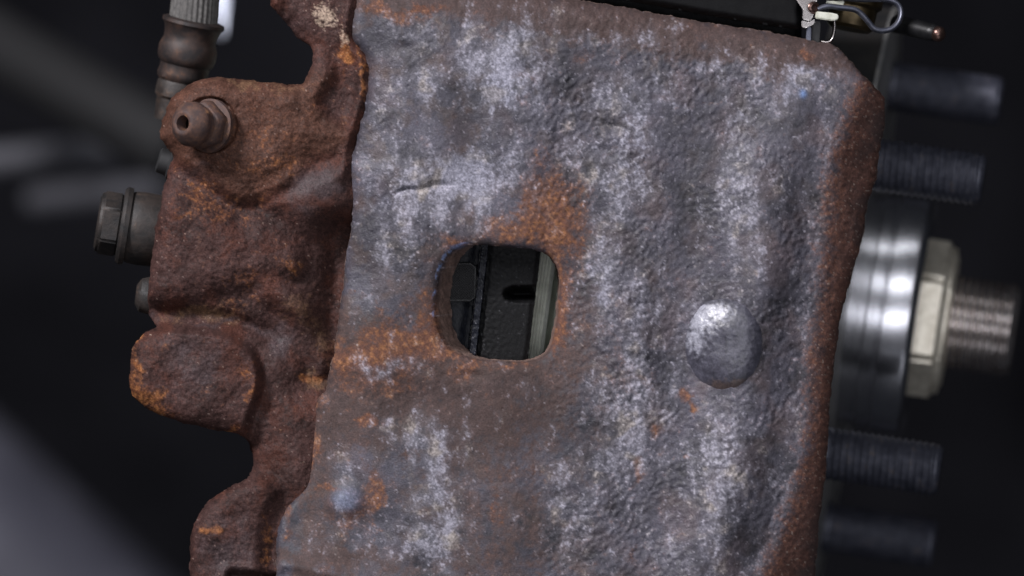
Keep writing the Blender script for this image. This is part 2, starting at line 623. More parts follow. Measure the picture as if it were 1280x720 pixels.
def bridge_form(x, y):
    """large forms only"""
    d = np.maximum(sd_out(x, y), 0)
    F = flankF(y)
    # chamfered flank on the right
    u = x - (F - 4)
    fl = np.where(u > 0, np.sqrt(u * u + 18 * 18) - 18, 0) * 0.85
    # top roll
    dt = (y - top_line(x)) * 0.985
    R = 62
    tt = np.clip(1 - dt / R, 0, 1)
    top = 30 * (1 - np.sqrt(np.maximum(1 - tt * tt * 0.96, 0)))
    # small edge radius everywhere
    R2 = 13
    t2 = np.clip(1 - d / R2, 0, 1)
    ed = 11 * (1 - np.sqrt(np.maximum(1 - t2 * t2, 0)))
    # hole rim
    dh = np.maximum(-sd_hole(x, y), 0)
    t3 = np.clip(1 - dh / 15, 0, 1)
    hr = 10 * (1 - np.sqrt(np.maximum(1 - t3 * t3, 0))) + 4 * np.exp(-(dh / 26) ** 2)
    h = -fl - top - ed - hr
    # long ridge inside the flank
    h += 21 * np.exp(-((x - (F - 82)) / 50) ** 2) * ss(60, 260, y)
    # shallow flutes running down the face
    h += 7.0 * np.cos((x - 790 + 0.06 * (y - 300)) / 24.0) * np.exp(-((x - 770) / 120) ** 2) * ss(40, 180, y) * 0.55
    h += 7 * np.exp(-((x - 640) / 60) ** 2 - ((y - 130) / 120) ** 2)
    h += 6 * np.exp(-((x - 520) / 45) ** 2 - ((y - 250) / 60) ** 2)
    h -= 6 * np.exp(-((x - 590) / 30) ** 2 - ((y - 190) / 90) ** 2)
    # left shoulder slopes down towards the seam
    sx = np.interp(y, [0, 200, 480, 620, 700], [450, 440, 405, 375, 350])
    h -= 16 * np.exp(-((x - sx) / 38).clip(0) ** 2)
    # ledge and lower pocket
    dl = sd_ledge(x, y)
    h -= 8 * ss(-30, 30, dl)
    h += 5 * np.exp(-((dl + 10) / 8) ** 2) * ss(650, 700, y) * (1 - ss(430, 500, x))
    h += 9 * np.exp(-((x - 530) / 34) ** 2) * ss(500, 560, y) * (1 - ss(680, 712, y))
    # pimple by the lower left
    r = np.sqrt(((x - 433) / 24) ** 2 + ((y - 627) / 21) ** 2)
    h += 10 * np.exp(-r ** 3 * 1.2)
    # creases
    cy = 239 - 0.15 * (x - 502) + fbm(x, y, 20, 2, 8) * 5
    h -= 5 * np.exp(-((y - cy) / 4.0) ** 2) * ss(488, 505, x) * (1 - ss(555, 575, x))
    h += 4 * ss(198, 210, y) * (1 - ss(210, 260, y)) * (1 - ss(520, 580, x))
    # pits
    for (a, b, rr, dp) in [(655, 88, 14, 5), (765, 157, 14, 5), (700, 620, 16, 4), (590, 470, 14, 4), (760, 190, 16, 3), (505, 60, 12, 3)]:
        h -= dp * np.exp(-(((x - a) / rr) ** 2 + ((y - b) / (rr * 0.6)) ** 2))
    h += fbm(x, y * 0.6, 110, 2, 41) * 7
    h += fbm(x, y, 44, 2, 42) * 0.9
    return h


def bridge_h(x, y):
    h = bridge_form(x, y)
    F = flankF(y)
    right = ss(600, 760, x) * 0.55 + 0.45
    lower = 1 - 0.45 * ss(430, 520, y) * (1 - ss(640, 760, x))
    amp = right * lower * (1 - 0.35 * ss(F - 10, F + 10, x)) * (0.7 + 0.6 * ss(-0.25, 0.3, fbm(x, y, 90, 2, 50)))
    amp = amp * (1 - 0.5 * ss(18, 0, -sd_hole(x, y)))
    n1 = fbm(x + 0.35 * y, y * 0.92, 8.5, 2, 61)
    n2 = fbm(x, y, 4.6, 2, 62)
    n0 = gn(x / 7.5 + 0.3 * y / 7.5, y / 8.0, 65)
    h += amp * (0.85 * n0 + 0.6 * n1 + 0.6 * n2) * (1.15 - 0.45 * ss(840, 900, x) * ss(0.2, 0.0, fbm(x, y, 60, 2, 180)))
    pit = fbm(x, y, 6.5, 2, 181)
    h -= 1.6 * ss(0.5, 0.7, pit) * ss(0.0, 0.3, fbm(x, y, 70, 2, 182))
    n3 = fbm(x, y, 22, 2, 63)
    h += 0.5 * n3
    return h


def bridge_c(x, y):
    F = flankF(y)
    n_l = fbm(x, y, 70, 4, 71)
    n_m = fbm(x, y, 20, 4, 72, 0.6)
    n_f = fbm(x, y, 6, 3, 73, 0.7)
    n_g = fbm(x, y, 3.2, 2, 74)
    g = np.array([0.059, 0.055, 0.071])
    C = g[None, :] * np.clip(1 + 0.9 * n_l + 0.7 * n_m + 0.35 * n_f, 0.3, 2)[:, None]
    C = mix3(C, np.array([0.085, 0.060, 0.052]), ss(0.0, 0.35, fbm(x, y, 38, 4, 175, 0.6)) * (0.5 - 0.32 * ss(620, 760, x)))
    n_w = fbm(x, y, 9.5, 3, 176, 0.7)
    # slight warm / cool drift
    C = mix3(C, C * np.array([1.12, 0.98, 0.9])[None, :], ss(-0.05, 0.3, fbm(x, y, 55, 3, 75)))
    # brown film
    brown = blobs(x, y, [(640, 410, 130, 75, 0.9), (620, 530, 110, 110, 0.9), (460, 470, 100, 55, 1.1), (395, 620, 40, 120, 0.7),
                         (640, 690, 90, 60, 0.6), (440, 530, 70, 40, 0.6), (420, 660, 60, 60, 0.35), (700, 280, 55, 60, 0.9), (440, 420, 35, 60, 0.45), (830, 60, 200, 22, 0.6, 10), (480, 5, 90, 26, 1.0),
                         (390, 705, 150, 16, 0.9), (660, 20, 130, 22, 0.7, 10), (960, 70, 110, 20, 0.7, 10), (560, 620, 26, 100, 0.5),
                         (720, 520, 40, 110, 0.2), (550, 360, 28, 90, 0.6), (780, 700, 90, 40, 0.2)], 12)
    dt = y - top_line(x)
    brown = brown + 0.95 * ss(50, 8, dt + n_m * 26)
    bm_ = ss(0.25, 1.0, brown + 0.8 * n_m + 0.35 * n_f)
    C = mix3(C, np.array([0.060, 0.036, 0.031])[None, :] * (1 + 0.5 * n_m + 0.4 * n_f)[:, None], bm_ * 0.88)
    # orange rust
    org = blobs(x, y, [(505, 428, 75, 26, 1.35), (440, 450, 30, 18, 0.8), (690, 250, 46, 52, 0.95), (640, 292, 70, 18, 0.9), (700, 330, 18, 60, 0.75),
                       (548, 400, 12, 45, 0.8), (695, 410, 12, 40, 0.9), (640, 458, 45, 6, 0.7), (590, 465, 16, 20, 0.9), (508, 15, 50, 10, 1.0), (448, 640, 30, 32, 0.75),
                       (470, 610, 14, 20, 0.8), (395, 510, 10, 30, 1.0), (388, 560, 7, 40, 1.2), (470, 525, 22, 8, 1.1), (790, 480, 28, 45, 0.55),
                       (793, 588, 7, 9, 1.3), (822, 535, 7, 10, 1.1), (857, 500, 6, 7, 1.2), (868, 570, 5, 6, 1.1), (415, 610, 30, 8, 0.6), (1010, 62, 16, 8, 1.1), (620, 635, 9, 14, 0.8),
                       (655, 90, 12, 9, 0.9), (560, 305, 22, 12, 0.8), (360, 650, 12, 22, 0.9), (650, 130, 10, 8, 0.5), (725, 330, 22, 30, 0.4), (735, 65, 60, 10, 0.4), (470, 480, 60, 22, 0.6)], 8, 9)
    om = ss(0.18, 1.15, org * 1.1 + 0.8 * n_m + 0.55 * n_f + 0.4 * n_l)
    oc = mix3(np.array([0.115, 0.050, 0.033])[None, :] * np.ones((len(x), 1)), np.array([0.29, 0.125, 0.05]), ss(0.1, 0.95, n_f + 0.6 * n_m + org * 0.35 - .1))
    C = mix3(C, oc, om * 0.9)
    # pale, bluish worn bare metal, plus painted sheen on the ridge and flutes
    wh = blobs(x, y, [(540, 250, 75, 42, 1.15, -12), (640, 70, 70, 45, 0.8), (620, 110, 40, 35, 0.8), (520, 100, 40, 30, 0.55), (590, 215, 45, 30, 0.7), (480, 180, 30, 60, 0.4),
                      (720, 190, 70, 45, 0.5), (790, 140, 40, 90, 0.35, 10), (850, 60, 180, 18, 0.6, 10), (1000, 110, 45, 40, 0.65), (930, 240, 42, 100, 0.45), (800, 200, 22, 60, 0.55),
                      (750, 340, 22, 70, 0.8), (800, 410, 40, 90, 0.45), (780, 520, 40, 90, 0.6), (800, 560, 30, 50, 0.4), (545, 610, 30, 95, 1.0), (530, 680, 40, 22, 0.5), (480, 460, 34, 13, 1.4),
                      (430, 590, 30, 26, 0.3), (440, 665, 26, 22, 0.4), (900, 590, 38, 120, 0.75), (925, 250, 30, 120, 0.3), (850, 690, 60, 50, 0.3), (720, 640, 32, 60, 0.5), (495, 320, 26, 30, 0.5), (560, 545, 22, 30, 0.6),
                      (500, 540, 40, 14, 0.6), (432, 635, 14, 16, 0.8), (500, 40, 60, 20, 0.3), (770, 250, 22, 30, 0.6), (700, 640, 20, 70, 0.3), (860, 380, 25, 20, 0.4), (450, 375, 22, 30, 0.3)], 11, 13)
    wh += 0.4 * np.exp(-((x - F + 10 + n_m * 20) / 10) ** 2) * ss(110, 190, y)
    stk = fbm(x * 1.0, y * 0.33, 26, 4, 178, 0.6)
    w1 = n_f * 0.7 + n_w * 0.8 + n_g * 0.45 + n_m * 0.6 + stk * 0.8
    whb = wh * (1 - 0.3 * ss(0.5, 1.0, brown))
    soft = ss(0.0, 1.5, whb + 0.7 * stk + 0.5 * n_m)
    wc = mix3(np.array([0.375, 0.36, 0.425])[None, :] * np.ones((len(x), 1)), np.array([0.40, 0.345, 0.30]), ss(0.05, 0.4, fbm(x, y, 34, 3, 77)) * 0.8)
    wc = mix3(wc, np.array([0.29, 0.30, 0.40]), 0.55 * np.clip(blobs(x, y, [(630, 120, 45, 60, 0.8), (590, 215, 40, 40, 0.7), (480, 240, 14, 20, 0.8), (850, 130, 120, 80, 0.3), (740, 370, 40, 50, 0.5), (800, 190, 30, 40, 0.5), (1000, 115, 30, 25, 0.7), (432, 622, 18, 12, 0.8)], 8), 0, 1))
    C = mix3(C, wc * 0.42, soft * 0.85)
    wc = wc * (0.95 + 0.5 * n_g + 0.3 * n_f)[:, None]
    wm = ss(0.42, 1.65, whb * 1.1 + w1 * 1.2)
    C = mix3(C, wc * 0.95, wm * 0.66)
    # general sparse pale flecks
    fl = ss(0.42, 0.62, n_f * 0.9 + n_g * 0.55 + 0.15 * wh)
    C = mix3(C, np.array([0.38, 0.36, 0.40]), fl * 0.4 * (1 - om * 0.6) * (1 - 0.8 * bm_))
    pm = np.exp(-(((x - 433) / 19) ** 2 + ((y - 625) / 15) ** 2) ** 2)
    C = mix3(C, np.array([0.10, 0.115, 0.17])[None, :] * (1 + 0.9 * n_f)[:, None], pm * 0.85)
    # dark patches, with shade painted beside the ridge and into the pits
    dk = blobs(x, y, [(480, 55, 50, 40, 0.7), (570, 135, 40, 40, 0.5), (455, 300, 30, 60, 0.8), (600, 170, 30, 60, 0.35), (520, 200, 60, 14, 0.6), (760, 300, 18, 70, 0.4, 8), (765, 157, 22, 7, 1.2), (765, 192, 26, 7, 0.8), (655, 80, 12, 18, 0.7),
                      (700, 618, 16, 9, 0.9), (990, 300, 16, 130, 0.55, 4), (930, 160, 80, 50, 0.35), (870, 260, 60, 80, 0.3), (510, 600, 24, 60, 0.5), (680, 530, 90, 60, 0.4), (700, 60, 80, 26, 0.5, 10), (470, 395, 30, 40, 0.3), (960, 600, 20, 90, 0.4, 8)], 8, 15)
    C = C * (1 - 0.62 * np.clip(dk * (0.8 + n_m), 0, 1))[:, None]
    # reddish flank
    fm = ss(-18, 16, x - F + n_m * 24 + n_f * 16) * ss(60, 100, y + n_m * 15 + (x - 1030) * .3)
    fc = np.array([0.080, 0.037, 0.029])[None, :] * (1 + 0.55 * n_m + 0.7 * n_f)[:, None]
    fc = mix3(fc, np.array([0.19, 0.08, 0.042]), ss(0.1, 0.8, n_f + 0.5 * n_m + 0.2 * (1 - ss(F + 5, F + 35, x))) * 0.4)
    fc = mix3(fc, np.array([0.042, 0.030, 0.030]), ss(-0.25, 0.25, fbm(x, y, 40, 3, 79)) * 0.7 * ss(F + 15, F + 50, x))
    fc = mix3(fc, np.array([0.33, 0.28, 0.24]), ss(0.42, 0.62, n_g + 0.5 * n_f) * 0.5)
    C = mix3(C, fc, fm)
    # flecks of blue paint
    sdh = sd_hole(x, y)
    bl = np.exp(-((sdh + 3.0 + 4 * n_m) / 1.6) ** 2) * (1 - ss(575, 600, x)) * (1 - ss(390, 405, y)) * ss(-0.02, 0.25, n_f + n_m + 0.25 * fbm(x, y, 14, 2, 177))
    bl = np.maximum(bl, 1.2 * np.exp(-((x - 1004) / 4) ** 2 - ((y - 117) / 5) ** 2))
    bl = np.maximum(bl, 0.6 * np.exp(-((x - 573) / 10) ** 2 - ((y - 309) / 3) ** 2))
    C = mix3(C, np.array([0.17, 0.28, 0.55]), bl * 0.55)
    # dark inside of the rim
    Rg = 0.55 - 0.10 * wm + 0.22 * bm_ + 0.2 * om + 0.15 * fm + 0.1 * n_f
    C = np.clip(C, 0.006, 0.75)
    return C, np.clip(Rg, 0.25, 0.95)


def hole_shear(x, y, t):
    inh = (np.abs(x - 622) < 95) & (np.abs(y - 380) < 90)
    ax = np.where(inh, 22 * t * ss(640, 560, x) - 3 * t, 0)
    ay = np.where(inh, -2 * t, 0)
    return ax, ay


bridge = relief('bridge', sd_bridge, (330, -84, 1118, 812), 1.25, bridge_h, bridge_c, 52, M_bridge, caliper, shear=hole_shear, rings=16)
bridge['label'] = 'pitted grey bridge with white scuffs, rust stains and a square opening'

# domed boss on the right of the bridge
boss_pts = [(906 + 51 * math.cos(a) * (1 + .03 * math.sin(3 * a)) + 2 * math.sin(a), 430 + 60 * math.sin(a)) for a in np.linspace(0, 2 * math.pi, 20, endpoint=False)]
sd_boss = SDF(boss_pts, 3, 2, pad=20)


def boss_h(x, y):
    u = (x - 906) / 51
    v = (y - 430) / 61
    r2 = np.clip(u * u + v * v, 0, 1)
    dome = 22 * (1 - r2 ** 1.35) ** 0.62 - 5
    dome = dome - 2 * np.exp(-(((x - 925) / 30) ** 2 + ((y - 432) / 34) ** 2))
    return bridge_form(x, y) * 0.85 + dome + fbm(x, y, 8, 3, 66) * 1.0 + fbm(x, y, 36, 2, 67) * 2


def boss_c(x, y):
    n_m = fbm(x, y, 18, 3, 82)
    n_f = fbm(x, y, 5, 3, 83)
    C = np.array([0.058, 0.056, 0.074])[None, :] * (1 + 0.6 * n_m + 0.5 * n_f)[:, None]
    wm = ss(0.3, 1.2, blobs(x, y, [(890, 392, 30, 16, 1.1), (872, 420, 14, 30, 0.9)], 5) + n_f * 0.7 + 0.3 * n_m)  # highlight painted onto the dome's upper left
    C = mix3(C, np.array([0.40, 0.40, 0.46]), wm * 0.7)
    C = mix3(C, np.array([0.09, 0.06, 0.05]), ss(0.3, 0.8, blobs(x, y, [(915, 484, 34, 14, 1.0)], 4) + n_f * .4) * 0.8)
    return np.clip(C, 0.01, 0.8), np.clip(0.42 - 0.08 * wm + 0.15 * n_f, 0.2, 0.8)


boss = relief('boss', sd_boss, (850, 364, 960, 496), 1.25, boss_h, boss_c, 30, M_boss, caliper, rings=3)
boss['label'] = 'domed oval boss with a highlight painted on its upper left side'

# ---- rusty piston housing on the left
house_pts = [(339, -40), (338, 0), (346, 15), (361, 33), (374, 48), (388, 59), (391, 74), (386, 92), (376, 105), (352, 104), (308, 100), (278, 97),
             (257, 98), (234, 107), (215, 122), (207, 140), (201, 160), (200, 173), (210, 185), (217, 197), (212, 208), (208, 222), (201, 253), (195, 283),
             (189, 325), (185, 366), (185, 390), (192, 404), (197, 409), (183, 415), (171, 425), (164, 441), (162, 478), (171, 500), (192, 515), (225, 527),
             (266, 536), (296, 543), (310, 552), (315, 568), (317, 584), (308, 598), (284, 610), (260, 628), (245, 649), (238, 672), (238, 720), (240, 790), (250, 830),
             (520, 830), (540, 600), (540, 300), (540, 0), (500, -90), (345, -90)]
sd_house = SDF(house_pts, 3, 3.0, box=(110, -110, 600, 850))
sd_lobe = SDF([(340, -60), (360, 30), (400, 62), (420, 95), (400, 130), (440, 165), (425, 190), (391, 204), (367, 228), (335, 246), (308, 256), (285, 248), (262, 228),
               (240, 216), (219, 203), (195, 190), (185, 160), (200, 110), (250, 80), (350, 90), (372, 60), (320, 0)], 3, 4, box=(110, -110, 600, 850))
sd_toplobe = SDF([(300, -100), (320, 0), (350, 30), (385, 62), (410, 74), (432, 62), (440, 40), (446, -100)], 3, 4, box=(110, -110, 600, 850))
sd_lug = SDF([(130, 400), (200, 404), (245, 408), (290, 416), (322, 440), (330, 480), (318, 520), (300, 560), (200, 560), (130, 540)], 3, 4, box=(110, -110, 600, 850))
sd_lug2 = SDF([(200, 640), (260, 605), (310, 592), (345, 600), (352, 625), (338, 650), (334, 700), (336, 840), (200, 840)], 3, 4, box=(110, -110, 600, 850))
sd_block = SDF([(170, 215), (210, 222), (260, 240), (300, 262), (330, 262), (370, 285), (392, 310), (385, 345), (355, 362), (300, 372), (240, 384), (200, 396), (160, 390)], 3, 4, box=(110, -110, 600, 850))
sd_arc = SDF([(330, 352), (360, 358), (395, 385), (412, 420), (412, 460), (396, 470), (385, 440), (370, 405), (345, 385), (322, 372)], 3, 4, box=(110, -110, 600, 850))
sd_saddle = SDF([(340, 250), (375, 222), (405, 205), (440, 195), (445, 230), (440, 258), (405, 282), (380, 286), (352, 270)], 3, 4, box=(110, -110, 600, 850))
sd_pocket = SDF([(283, 716), (300, 712), (340, 716), (400, 722), (420, 740), (410, 790), (300, 800), (284, 760)], 3, 3, box=(230, 660, 480, 840))


def seam_d(x, y):
    """distance left of the seam with the bridge"""
    return -sd_out(x, y)


def house_form(x, y):
    d = np.maximum(sd_house(x, y), 0)
    R = 26
    t = np.clip(1 - d / R, 0, 1)
    h = -34 - 24 * (1 - np.sqrt(np.maximum(1 - t * t, 0)))
    sd = seam_d(x, y)
    h -= 24 * ss(70, 0, sd) * ss(255, 300, y) * (1 - ss(470, 520, y))
    h += 12 * ss(-8, 12, sd_lobe(x, y)) + 12 * ss(-12, 45, sd_lobe(x, y))
    h += 4 * ss(0, 24, sd_toplobe(x, y))
    h += 16 * ss(-4, 40, sd_block(x, y)) + 4 * ss(0, 20, sd_block(x, y))
    h += 24 * ss(-3, 13, sd_lug(x, y))
    h -= 16 * np.exp(-((sd_lug(x, y) + 14) / 12) ** 2) * ss(430, 400, y)
    h += 22 * ss(-8, 20, sd_lug2(x, y))
    h += 14 * ss(-10, 14, sd_arc(x, y))
    h += 24 * ss(-22, 26, sd_saddle(x, y))
    h -= 12 * np.exp(-(((x - 345) / 26) ** 2 + ((y - 415) / 24) ** 2))
    h -= 14 * np.exp(-(((x - 418) / 15) ** 2 + ((y - 340) / 60) ** 2))
    h -= 12 * np.exp(-(((x - 400) / 18) ** 2 + ((y - 410) / 30) ** 2))
    # neck falls off towards its left
    h += 10 * np.exp(-(((x - 372) / 22) ** 2)) * ss(480, 530, y) * (1 - ss(590, 640, y))
    # raised rusty lip beside the seam
    h += 9 * np.exp(-((sd - 9) / 7) ** 2) * (1 - ss(185, 230, y))
    # spot face round the bleed screw
    r = np.sqrt((x - 262) ** 2 + (y - 156) ** 2)
    h -= 6 * (1 - ss(33, 36.5, r))
    h -= 30 * ss(0, 8, sd_pocket(x, y))
    h += 4 * np.exp(-((sd_pocket(x, y) + 4) / 4) ** 2)
    h += fbm(x, y, 80, 2, 91) * 6
    return h


def house_h(x, y):
    h = house_form(x, y)
    h += fbm(x, y, 30, 2, 92) * 3.0
    nn = fbm(x, y, 6.5, 3, 93, 0.6)
    h += (1.6 * nn - 0.7 * np.abs(fbm(x, y, 11, 2, 94))) * (1 - 0.5 * ss(-5, 20, sd_saddle(x, y)))
    return h


def house_c(x, y):
    n_l = fbm(x, y, 60, 3, 101)
    n_m = fbm(x, y, 20, 4, 102, 0.6)
    n_f = fbm(x, y, 6, 3, 103, 0.7)
    n_g = fbm(x, y, 3, 2, 104)
    C = np.array([0.054, 0.032, 0.030])[None, :] * (1 + 0.5 * n_l + 0.55 * n_m + 0.6 * n_f)[:, None]
    red = ss(-0.1, 0.45, fbm(x, y, 45, 4, 105) + 0.4 * n_f)
    C = mix3(C, np.array([0.082, 0.036, 0.027]), red * 0.75)
    # lobe is a warmer brown
    C = mix3(C, np.array([0.086, 0.045, 0.031])[None, :] * (1 + 0.6 * n_m + 0.5 * n_f)[:, None], ss(-5, 15, sd_lobe(x, y)) * ss(70, 110, y) * 0.75)
    org = blobs(x, y, [(325, 170, 70, 50, 0.3), (345, 205, 30, 20, 0.5), (240, 240, 30, 30, 0.6), (290, 265, 40, 25, 0.55), (308, 345, 25, 22, 0.55), (300, 385, 50, 16, 0.4), (365, 335, 18, 22, 0.6),
                       (430, 60, 12, 22, 1.0), (434, 70, 9, 9, 1.2), (395, 478, 18, 9, 1.5), (455, 95, 8, 50, 0.9), (172, 450, 6, 40, 1.0), (185, 496, 22, 12, 1.2), (200, 512, 30, 6, 1.0), (176, 418, 12, 5, 0.9),
                       (292, 541, 12, 5, 1.4), (270, 662, 12, 5, 1.6), (335, 665, 9, 25, 0.8), (300, 462, 10, 14, 0.6), (312, 490, 9, 14, 0.8), (205, 435, 8, 8, 0.6), (253, 428, 10, 8, 0.5), (255, 480, 9, 18, 0.5), (330, 700, 12, 16, .6)], 6, 23)
    om = ss(0.35, 1.3, org + 0.8 * n_m + 0.75 * n_f)
    oc = mix3(np.array([0.20, 0.085, 0.035])[None, :] * np.ones((len(x), 1)), np.array([0.34, 0.16, 0.06]), ss(0.05, 0.5, n_f + org * 0.3 - .1))
    C = mix3(C, oc, om * 0.8)
    tan = blobs(x, y, [(260, 392, 55, 14, 1.0, -4), (240, 300, 20, 30, 0.25), (375, 385, 28, 26, 0.7, 30), (400, 430, 16, 30, 0.7), (395, 478, 20, 10, 0.9), (400, 260, 40, 12, 0.2), (428, 160, 12, 40, 0.3), (360, 110, 40, 9, 0.5), (300, 102, 50, 6, 0.8)], 8, 27)
    C = mix3(C, np.array([0.135, 0.09, 0.055])[None, :] * (1 + 0.6 * n_f)[:, None], ss(0.3, 1.1, tan + 0.5 * n_f + .4 * n_m) * 0.75)
    gry = blobs(x, y, [(400, 235, 42, 26, 1.1, -25), (345, 425, 26, 26, 0.9), (250, 215, 40, 8, 0.6, 12), (290, 690, 45, 60, 0.8), (245, 460, 60, 50, 0.7), (370, 20, 30, 40, 0.5), (190, 390, 8, 20, 0.5), (275, 405, 60, 6, .6)], 8, 29)
    C = mix3(C, np.array([0.060, 0.050, 0.056])[None, :] * (1 + 0.4 * n_f + 0.3 * n_m)[:, None], ss(0.3, 0.9, gry + 0.4 * n_m) * 0.8)
    pale = blobs(x, y, [(408, 20, 17, 17, 1.1), (427, 50, 9, 16, 0.7)], 4, 30)
    C = mix3(C, np.array([0.48, 0.42, 0.34]), ss(0.45, 0.95, pale + 0.9 * n_f + 0.3 * n_g) * 0.8)
    # shade painted into the deep valleys
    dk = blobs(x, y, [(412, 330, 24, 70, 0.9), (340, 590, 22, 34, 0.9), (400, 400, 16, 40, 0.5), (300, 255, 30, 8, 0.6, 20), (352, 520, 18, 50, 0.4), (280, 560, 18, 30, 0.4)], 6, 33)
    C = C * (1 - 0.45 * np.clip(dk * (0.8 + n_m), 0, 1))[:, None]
    C = mix3(C, np.array([0.4, 0.36, 0.33]), ss(0.5, 0.66, n_g * 0.8 + n_f * 0.55) * 0.4)
    C = C * np.array([0.88, 0.76, 0.72])[None, :]
    return np.clip(C, 0.005, 0.7), np.clip(0.62 + 0.2 * om + 0.15 * n_f - 0.14 * ss(.3, .9, gry), 0.3, 0.95)


def sd_house_w(x, y):
    return sd_house(x, y) + fbm(x, y, 14, 3, 6) * 2.6


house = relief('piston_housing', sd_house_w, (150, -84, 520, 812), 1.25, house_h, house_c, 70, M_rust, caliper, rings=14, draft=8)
house['label'] = 'dark brown rusted housing with rounded lugs'

# ---- bleed screw pointing to the viewer and left
cl = Vector(caliper.location)
bs_axis = (P(229, 154, -38) - P(264, 157, 10)).normalized()
bs_org = P(264, 157, 12)
mt = Matrix.Translation(-cl) @ frame(bs_org, bs_axis)
u = S
L = (P(229, 154, -38) - P(264, 157, 12)).length
bleed = lathe('bleed_screw', [(0, 33.9 * u), (5 * u, 33.9 * u), (6 * u, 31.6 * u), (7 * u, 27.1 * u), (L * .5, 22.6 * u), (L * .55, 22.0 * u), (L * .58, 26.0 * u), (L * .64, 28.2 * u), (L * .74, 27.7 * u), (L * .84, 24.3 * u),
                             (L * .93, 19.2 * u), (L * .98, 16.4 * u), (L, 14.7 * u), (L * 1.005, 12.4 * u), (L * .99, 9.7 * u), (L * .8, 8.6 * u), (L * .5, 7.9 * u)], M_nipple, caliper, 48, mt, wob=0.014)
bleed['label'] = 'short rusty bleed nipple with an open bore'
# hexagon at its root
bm = bmesh.new()
r6 = 32 * u
ra = []
for (xx, rr) in [(4 * u, r6 * .94), (7 * u, r6), (L * .36, r6 * .98), (L * .42, r6 * .84)]:
    ra.append([bm.verts.new((xx, rr * math.cos(math.pi / 3 * k + .3), rr * math.sin(math.pi / 3 * k + .3))) for k in range(6)])
for i in range(3):
    for k in range(6):
        bm.faces.new((ra[i][k], ra[i][(k + 1) % 6], ra[i + 1][(k + 1) % 6], ra[i + 1][k]))
bm.faces.new(list(reversed(ra[0])))
bm.faces.new(ra[-1])
bmesh.ops.recalc_face_normals(bm, faces=bm.faces)
bmesh.ops.bevel(bm, geom=list(bm.edges), offset=1.6 * u, segments=2, affect='EDGES')
bm.transform(mt)
me = bpy.data.meshes.new('hexagon')
bm.to_mesh(me)
bm.free()
link('hexagon', me, M_nipple, bleed)
lathe('bore', [(L * .5, 9 * u), (L * .7, 9 * u)], M_bore, bleed, 24, mt)


# ---- guide bolt sticking out on the left
def hexhead(name, x0, x1, r, m, parent, mtx, rot=0.2):
    bm = bmesh.new()
    ra = []
    w_ = x1 - x0
    for (xx, rr) in [(x0, r), (x0 + w_ * .86, r), (x1, r * .86)]:
        ra.append([bm.verts.new((xx, rr * math.cos(math.pi / 3 * k + rot), rr * math.sin(math.pi / 3 * k + rot))) for k in range(6)])
    for i in range(2):
        for k in range(6):
            bm.faces.new((ra[i][k], ra[i][(k + 1) % 6], ra[i + 1][(k + 1) % 6], ra[i + 1][k]))
    bm.faces.new(list(reversed(ra[0])))
    bm.faces.new(ra[-1])
    bmesh.ops.recalc_face_normals(bm, faces=bm.faces)
    bmesh.ops.bevel(bm, geom=list(bm.edges), offset=r * 0.07, segments=3, affect='EDGES')
    bm.transform(mtx)
    me = bpy.data.meshes.new(name)
    bm.to_mesh(me)
    bm.free()
    o = link(name, me, m, parent)
    me.set_sharp_from_angle(angle=math.radians(50))
    return o


gb_o = P(205, 290, 120)
gb_ax = (P(122, 277, 112) - gb_o).normalized()
mt = Matrix.Translation(-cl) @ frame(gb_o, gb_ax)
bolt = lathe('guide_bolt', [(-20 * u, 42 * u), (8 * u, 46 * u), (30 * u, 47 * u), (42 * u, 46 * u), (46 * u, 44 * u)], M_bolt, caliper, 48, mt, wob=.01)
bolt['label'] = 'dark dirty guide bolt with a hexagon head'
lathe('washer', [(45 * u, 42 * u), (46 * u, 49 * u), (52 * u, 50 * u), (56 * u, 47 * u), (57 * u, 38 * u)], M_bolt, bolt, 48, mt)
hexhead('bolt_head', 56 * u, 86 * u, 42 * u, M_bolt, bolt, mt, 0.45)
kn_o = P(205, 372, 80)
mt2 = Matrix.Translation(-cl) @ frame(kn_o, Vector((-1, -.1, .12)))
lathe('boot_end', [(-10 * u, 24 * u), (20 * u, 24 * u), (30 * u, 21 * u), (36 * u, 12 * u)], M_bolt, caliper, 32, mt2, wob=.03)
kn_o = P(218, 206, 80)
mt2 = Matrix.Translation(-cl) @ frame(kn_o, Vector((-1, -.1, .3)))
lathe('bracket_nub', [(-10 * u, 20 * u), (6 * u, 20 * u), (8 * u, 17 * u), (20 * u, 16 * u), (22 * u, 13 * u)], M_armdark, caliper, 32, mt2, wob=.03)

# ================================================================== brake hose
h0 = P(250, -70, 175)
h1 = P(242, 26, 180)
hose_t = thing('brake_hose', 'ribbed grey brake hose entering a rusty crimp collar at the upper left', 'brake hose', h1)
ax = (h0 - h1).normalized()
mt = frame((0, 0, 0), ax)
